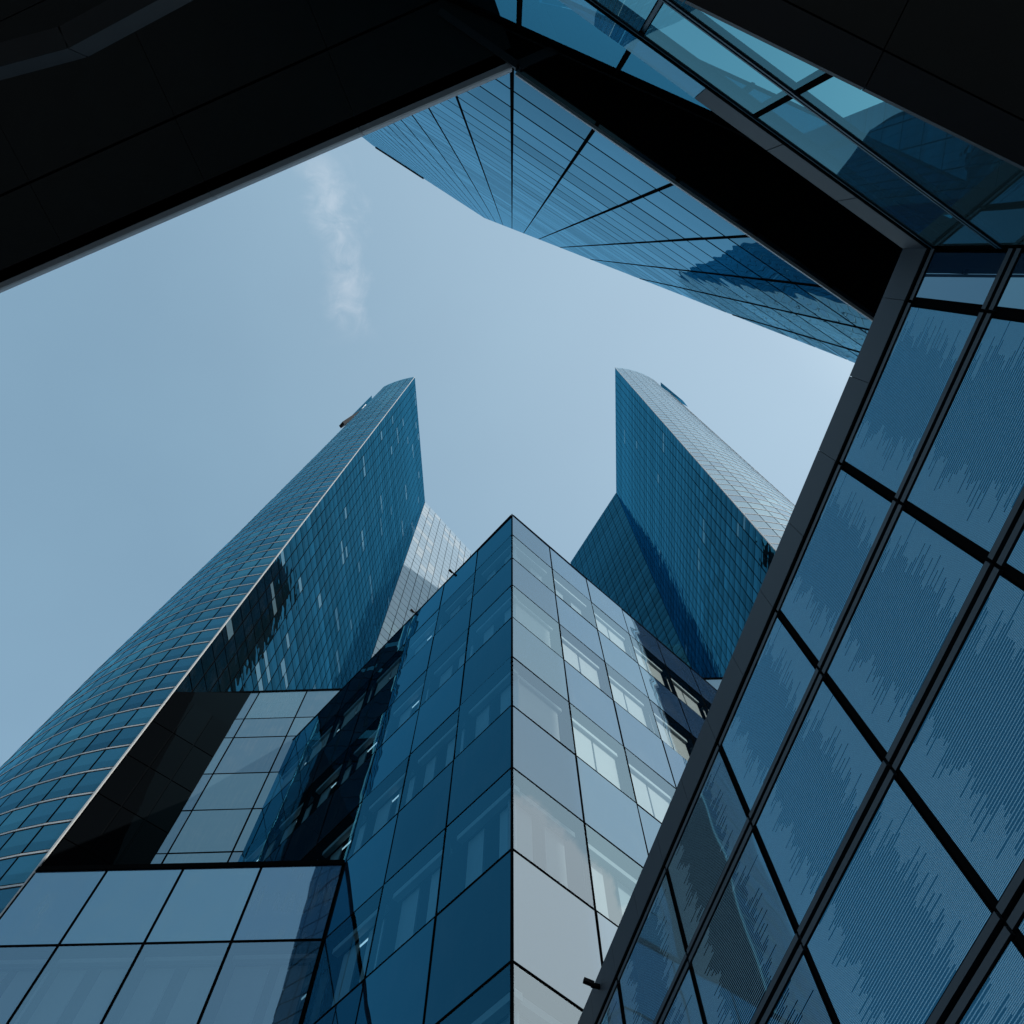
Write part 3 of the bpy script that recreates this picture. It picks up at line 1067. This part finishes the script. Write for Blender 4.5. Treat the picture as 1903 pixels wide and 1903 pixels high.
for i in range(12):
    s0, s1 = i * PAN + (0.0 if i == 0 else 0.003), (i + 1) * PAN - 0.003
    p0_, p1_ = P - dE1 * s0, P - dE1 * s1
    # grey edge panel: rounded lip
    prof = [(0.11, 0.0), (0.155, 0.03), (0.165, 0.07), (0.165, 0.22), (0.0, 0.24), (0.0, 0.0)]
    vv_, ff_ = [], []
    k = len(prof)
    for p in (p0_, p1_):
        for (y, z) in prof:
            q = p + nE1 * (y - 0.165)
            vv_.append((q.x, q.y, SZ + z))
    for j in range(k):
        jj = (j + 1) % k
        ff_.append((j, jj, k + jj, k + j))
    ff_ += [tuple(range(k)), tuple(range(2 * k - 1, k - 1, -1))]
    me = mesh_from('fascia_panel', vv_, ff_, M['fascia'])
    bmx = bmesh.new()
    bmx.from_mesh(me)
    bmesh.ops.recalc_face_normals(bmx, faces=bmx.faces)
    bmx.to_mesh(me)
    bmx.free()
    link('fascia_panel', me, roof)
    o_ = bpy.data.objects[-1] if False else None
    # soffit panels, two rows
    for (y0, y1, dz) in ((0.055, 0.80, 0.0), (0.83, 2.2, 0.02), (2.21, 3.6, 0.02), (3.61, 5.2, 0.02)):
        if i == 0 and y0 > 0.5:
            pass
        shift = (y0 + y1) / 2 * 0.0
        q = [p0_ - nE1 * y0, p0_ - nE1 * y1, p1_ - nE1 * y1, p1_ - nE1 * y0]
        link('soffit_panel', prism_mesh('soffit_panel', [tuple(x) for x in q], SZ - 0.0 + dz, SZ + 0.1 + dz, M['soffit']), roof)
# objects made in world space under this root: cancel the root offset
for o in roof.children:
    o.location = -roof.location


def strip(name, p, d, L, w, z0, z1, mat):
    nn = Vector((-d.y, d.x)) * (w / 2)
    q = [p + nn, p - nn, p + d * L - nn, p + d * L + nn]
    o = link(name, prism_mesh(name, [tuple(x) for x in q], z0, z1, mat), roof)
    o.location = -roof.location
    return o


# light beams that cross at the corner
strip('beam', P + dE1 * 0.02, dE1, 0.40, 0.09, SZ + 0.02, SZ + 0.118, M['beam'])
strip('beam', P - dE2 * 0.9, dE2, 0.9, 0.07, SZ - 0.03, SZ + 0.118, M['beam'])
strip('edge_trim', P2 + Vector(fd_) * 0.0 - nin * 0.022, Vector(fd_), 8.8, 0.03, SZ + 0.03, SZ + 0.105, M['fascia'])
strip('edge_trim', k0 - dBk * 3, dBk, 9.0, 0.03, SZ + 0.05, SZ + 0.115, M['beam'])
# bent lower beam in the far upper left corner
c1, c2, c3 = atz(-60, 118, 7.2), atz(118, 70, 7.2), atz(330, -45, 7.2)
strip('beam', c1, (c2 - c1).normalized(), (c2 - c1).length, 0.16, 7.2, 7.5, M['beam'])
strip('beam', c2, (c3 - c2).normalized(), (c3 - c2).length, 0.16, 7.2, 7.5, M['beam'])
# glass wall that hangs below the back edge of the soffit
fH = Face(k0 + dBk * 6.0, -dBk)
for c in range(14):
    put('hanging_pane', chamfer_pane('hanging_pane', 1.02, 1.45, 0.03, M['teal'], back=False), roof, fH, c * 1.05, SZ - 1.5, 0.02, 0.001)
    bar('mullion', roof, fH, c * 1.05 - 0.03, c * 1.05 + 0.0, SZ - 1.5, SZ, 0.0, 0.06, M['joint'])
bar('glass_head', roof, fH, 0, 14.7, SZ - 0.04, SZ + 0.1, 0.0, 0.06, M['joint'])

# ------------------------------------------------------------------ fritted glass building: right wall, and wall behind, meeting in a corner
frit = thing('fritted_building', 'near glass wall printed with fine lines under a slate grey parapet', 'building', (6, 2, -1.6))
dF = Vector((-0.27778, 0.96064))
pF = Vector((3.009, 0.936))
d2 = Vector((0.84997, 0.52682))
p2 = Vector((3.32, 0.0))
# corner of the two walls
den = dF.x * d2.y - dF.y * d2.x
tt = ((p2.x - pF.x) * d2.y - (p2.y - pF.y) * d2.x) / den
CRN = pF + dF * tt
sC = tt
vs_ = [sC, -0.571, 0.8126, 2.239, 3.70, 5.21, 6.74, 8.28, 9.83]
fW = Face(pF + dF * 11.0, -dF)                   # runs towards the corner; s = 11 - t
rows = [6.57, 5.46, 4.27, 3.05, 1.85, 0.65, -0.55, -1.6]
f2 = Face(CRN, -d2)
vs2 = [0.0, 1.75, 2.77, 3.79, 4.81, 5.83, 6.85]
rows2 = [6.57, 5.66, 4.05]
unit_cache = {}


def unit(face, s0, s1, z0, z1, kind='frit'):
    """one framed pane: glass with a rail along its head and its foot"""
    gp = 0.03 if kind == 'pale' else 0.065
    w, h = s1 - s0 - gp, z1 - z0
    key = (round(w, 2), round(h, 2), kind)
    if key not in unit_cache:
        mg = 0.07 if kind == 'pale' else 0.15
        gm = chamfer_pane('pane', w, h - mg, 0.03, M[kind], 0.008, back=kind != 'pale')
        rm = box_mesh('rail', -0.02, w + 0.02, -0.010, 0.05, 0, mg * 0.32, M['tealbar' if kind == 'pale' else 'rail'])
        unit_cache[key] = (gm, rm, mg)
    gm, rm, mg = unit_cache[key]
    p = put('pane', gm, frit, face, s0 + gp / 2, z0 + mg / 2, 0, 0.0012)
    for z in (-mg * 0.37, h - mg + mg * 0.03):
        r_ = bpy.data.objects.new('rail', rm)
        COL.objects.link(r_)
        r_.parent = p
        r_.location = (0, 0, z)


for i in range(len(vs_) - 1):
    for r in range(len(rows) - 1):
        unit(fW, 11 - vs_[i + 1], 11 - vs_[i], rows[r + 1], rows[r], 'plain' if i == 0 else 'frit')
for i in range(len(vs2) - 1):
    for r in range(len(rows2) - 1):
        unit(f2, vs2[i], vs2[i + 1], rows2[r + 1], rows2[r], 'pale')
for v in vs_[1:]: bar('mullion', frit, fW, 11 - v - 0.04, 11 - v + 0.04, -1.6, 6.57, 0.02, 0.2, M['joint'])
for v in vs2[:]: bar('mullion', frit, f2, v - 0.02, v + 0.02, 4.05, 6.57, 0.02, 0.08, M['joint' if v < 2 else 'tealbar'])
nb = Vector((0.96064, 0.27778))
wallp = [CRN + nb * 0.1, pF + dF * 9.9 + nb * 0.1, pF + dF * 9.9 + nb * 10, CRN + nb * 10]
link('wall', prism_mesh('wall', [tuple(x) for x in wallp], -1.6, 6.9, M['core']), frit)
n2 = Vector((0.52682, -0.84997))
wallp = [CRN + n2 * 0.1, CRN - d2 * 7 + n2 * 0.1, CRN - d2 * 7 + n2 * 3, CRN + n2 * 3]
for o in frit.children:
    if o.name.startswith('wall'): o.location = -frit.location
cp = [CRN + nb * 0.06, CRN + nb * 0.5, CRN + n2 * 0.5, CRN + n2 * 0.06]
o = link('corner_post', prism_mesh('corner_post', [tuple(x) for x in cp], -1.6, 6.6, M['joint']), frit)
o.location = -frit.location
# coping panels with open joints
s = 0.0
cop = [sC] + [-0.571, 0.12, 0.8126, 1.526, 2.239, 2.97, 3.70, 4.455, 5.21, 5.975, 6.74, 7.5, 8.28, 9.05, 9.83]
for a, b in zip(cop[:-1], cop[1:]):
    bar('coping_panel', frit, fW, 11 - b + 0.002, 11 - a - 0.002, 6.60, 7.0, -0.02, 0.5, M['coping'])
for k in range(10):
    bar('coping_panel', frit, f2, k * 0.72 + 0.004, (k + 1) * 0.72 - 0.004, 6.60, 7.0, -0.02, 0.12 if k < 3 else 0.0, M['coping' if k < 3 else 'upstand'])
bar('gasket', frit, fW, 1.2, 11 - sC, 6.565, 6.605, -0.02, 0.1, M['joint'])
bar('gasket', frit, f2, 0, 7, 6.565, 6.605, -0.02, 0.1, M['joint'])

bar('coping_core', frit, fW, 1.2, 11 - sC, 6.61, 6.992, 0.0, 0.45, M['joint'])
bar('coping_core', frit, f2, 0, 2.1, 6.61, 6.992, 0.0, 0.10, M['joint'])

# small lamp that sticks out of the parapet
lp = fW.at(11 - 7.22, 6.84, -0.02)
lamp = thing('wall_lamp', 'small black lamp sticking out of the slate grey parapet near the bottom', 'lamp', lp)
link('bracket', box_mesh('bracket', -0.02, 0.02, -0.10, 0.0, -0.02, 0.02, M['black']), lamp, lp, (0, 0, fW.ang))
link('lamp_head', box_mesh('lamp_head', -0.025, 0.025, -0.19, -0.07, -0.022, 0.025, M['black']), lamp, lp, (math.radians(-12), 0, fW.ang))

# ------------------------------------------------------------------ lower canopy at the upper right
can = thing('canopy', 'dark flat canopy crossing the upper right corner under the fritted wall', 'canopy', (2, -3, 4))
e0, e1_ = atz(1274, 0, 4.0), atz(1861, 290, 4.0)
g0, g1 = atz(1452, 0, 4.0), atz(1903, 233, 4.0)
dc_ = (e1_ - e0).normalized()
nc_ = Vector((dc_.y, -dc_.x))
wid = (g0 - e0).dot(nc_)


def can_poly(y0, y1, s0, s1):
    return [tuple(e0 + dc_ * s0 + nc_ * y0), tuple(e0 + dc_ * s1 + nc_ * y0), tuple(e0 + dc_ * s1 + nc_ * y1), tuple(e0 + dc_ * s0 + nc_ * y1)]


for k in range(-4, 3):
    o = link('edge_panel', prism_mesh('edge_panel', can_poly(0, wid, k * 0.9 + 0.003, k * 0.9 + 0.897), 4.0, 4.04, M['coping']), can)
    o.location = -can.location
    for j in range(4):
        o = link('soffit_panel', prism_mesh('soffit_panel', can_poly(wid + 0.01 + j * 1.2, wid + j * 1.2 + 1.2, k * 0.9 + 0.003, k * 0.9 + 0.897), 4.005, 4.03, M['soffit']), can)
        o.location = -can.location
o = link('deck', prism_mesh('deck', can_poly(0.02, 6, -3.6, 2.7), 4.04, 4.05, M['soffit']), can)
o.location = -can.location

# ------------------------------------------------------------------ dark tower far behind the turquoise screen
dark = thing('dark_tower', 'dark glass tower seen dimly through the turquoise glass in the upper right corner', 'tower', (33, -7, -1.6))
link('core', box_mesh('core', 28.1, 40, -10.6, -3.1, -1.6, 86, M['core']), dark)
fK = Face((28, -3.0), (0, -1))
mk = chamfer_pane('pane', 1.84, 3.22, 0.04, M['tower'])
for r in range(26):
    for c in range(4):
        put('pane', mk, dark, fK, c * 1.92 + 0.04, 86 - (r + 1) * 3.3 + 0.04, 0, 0.002)
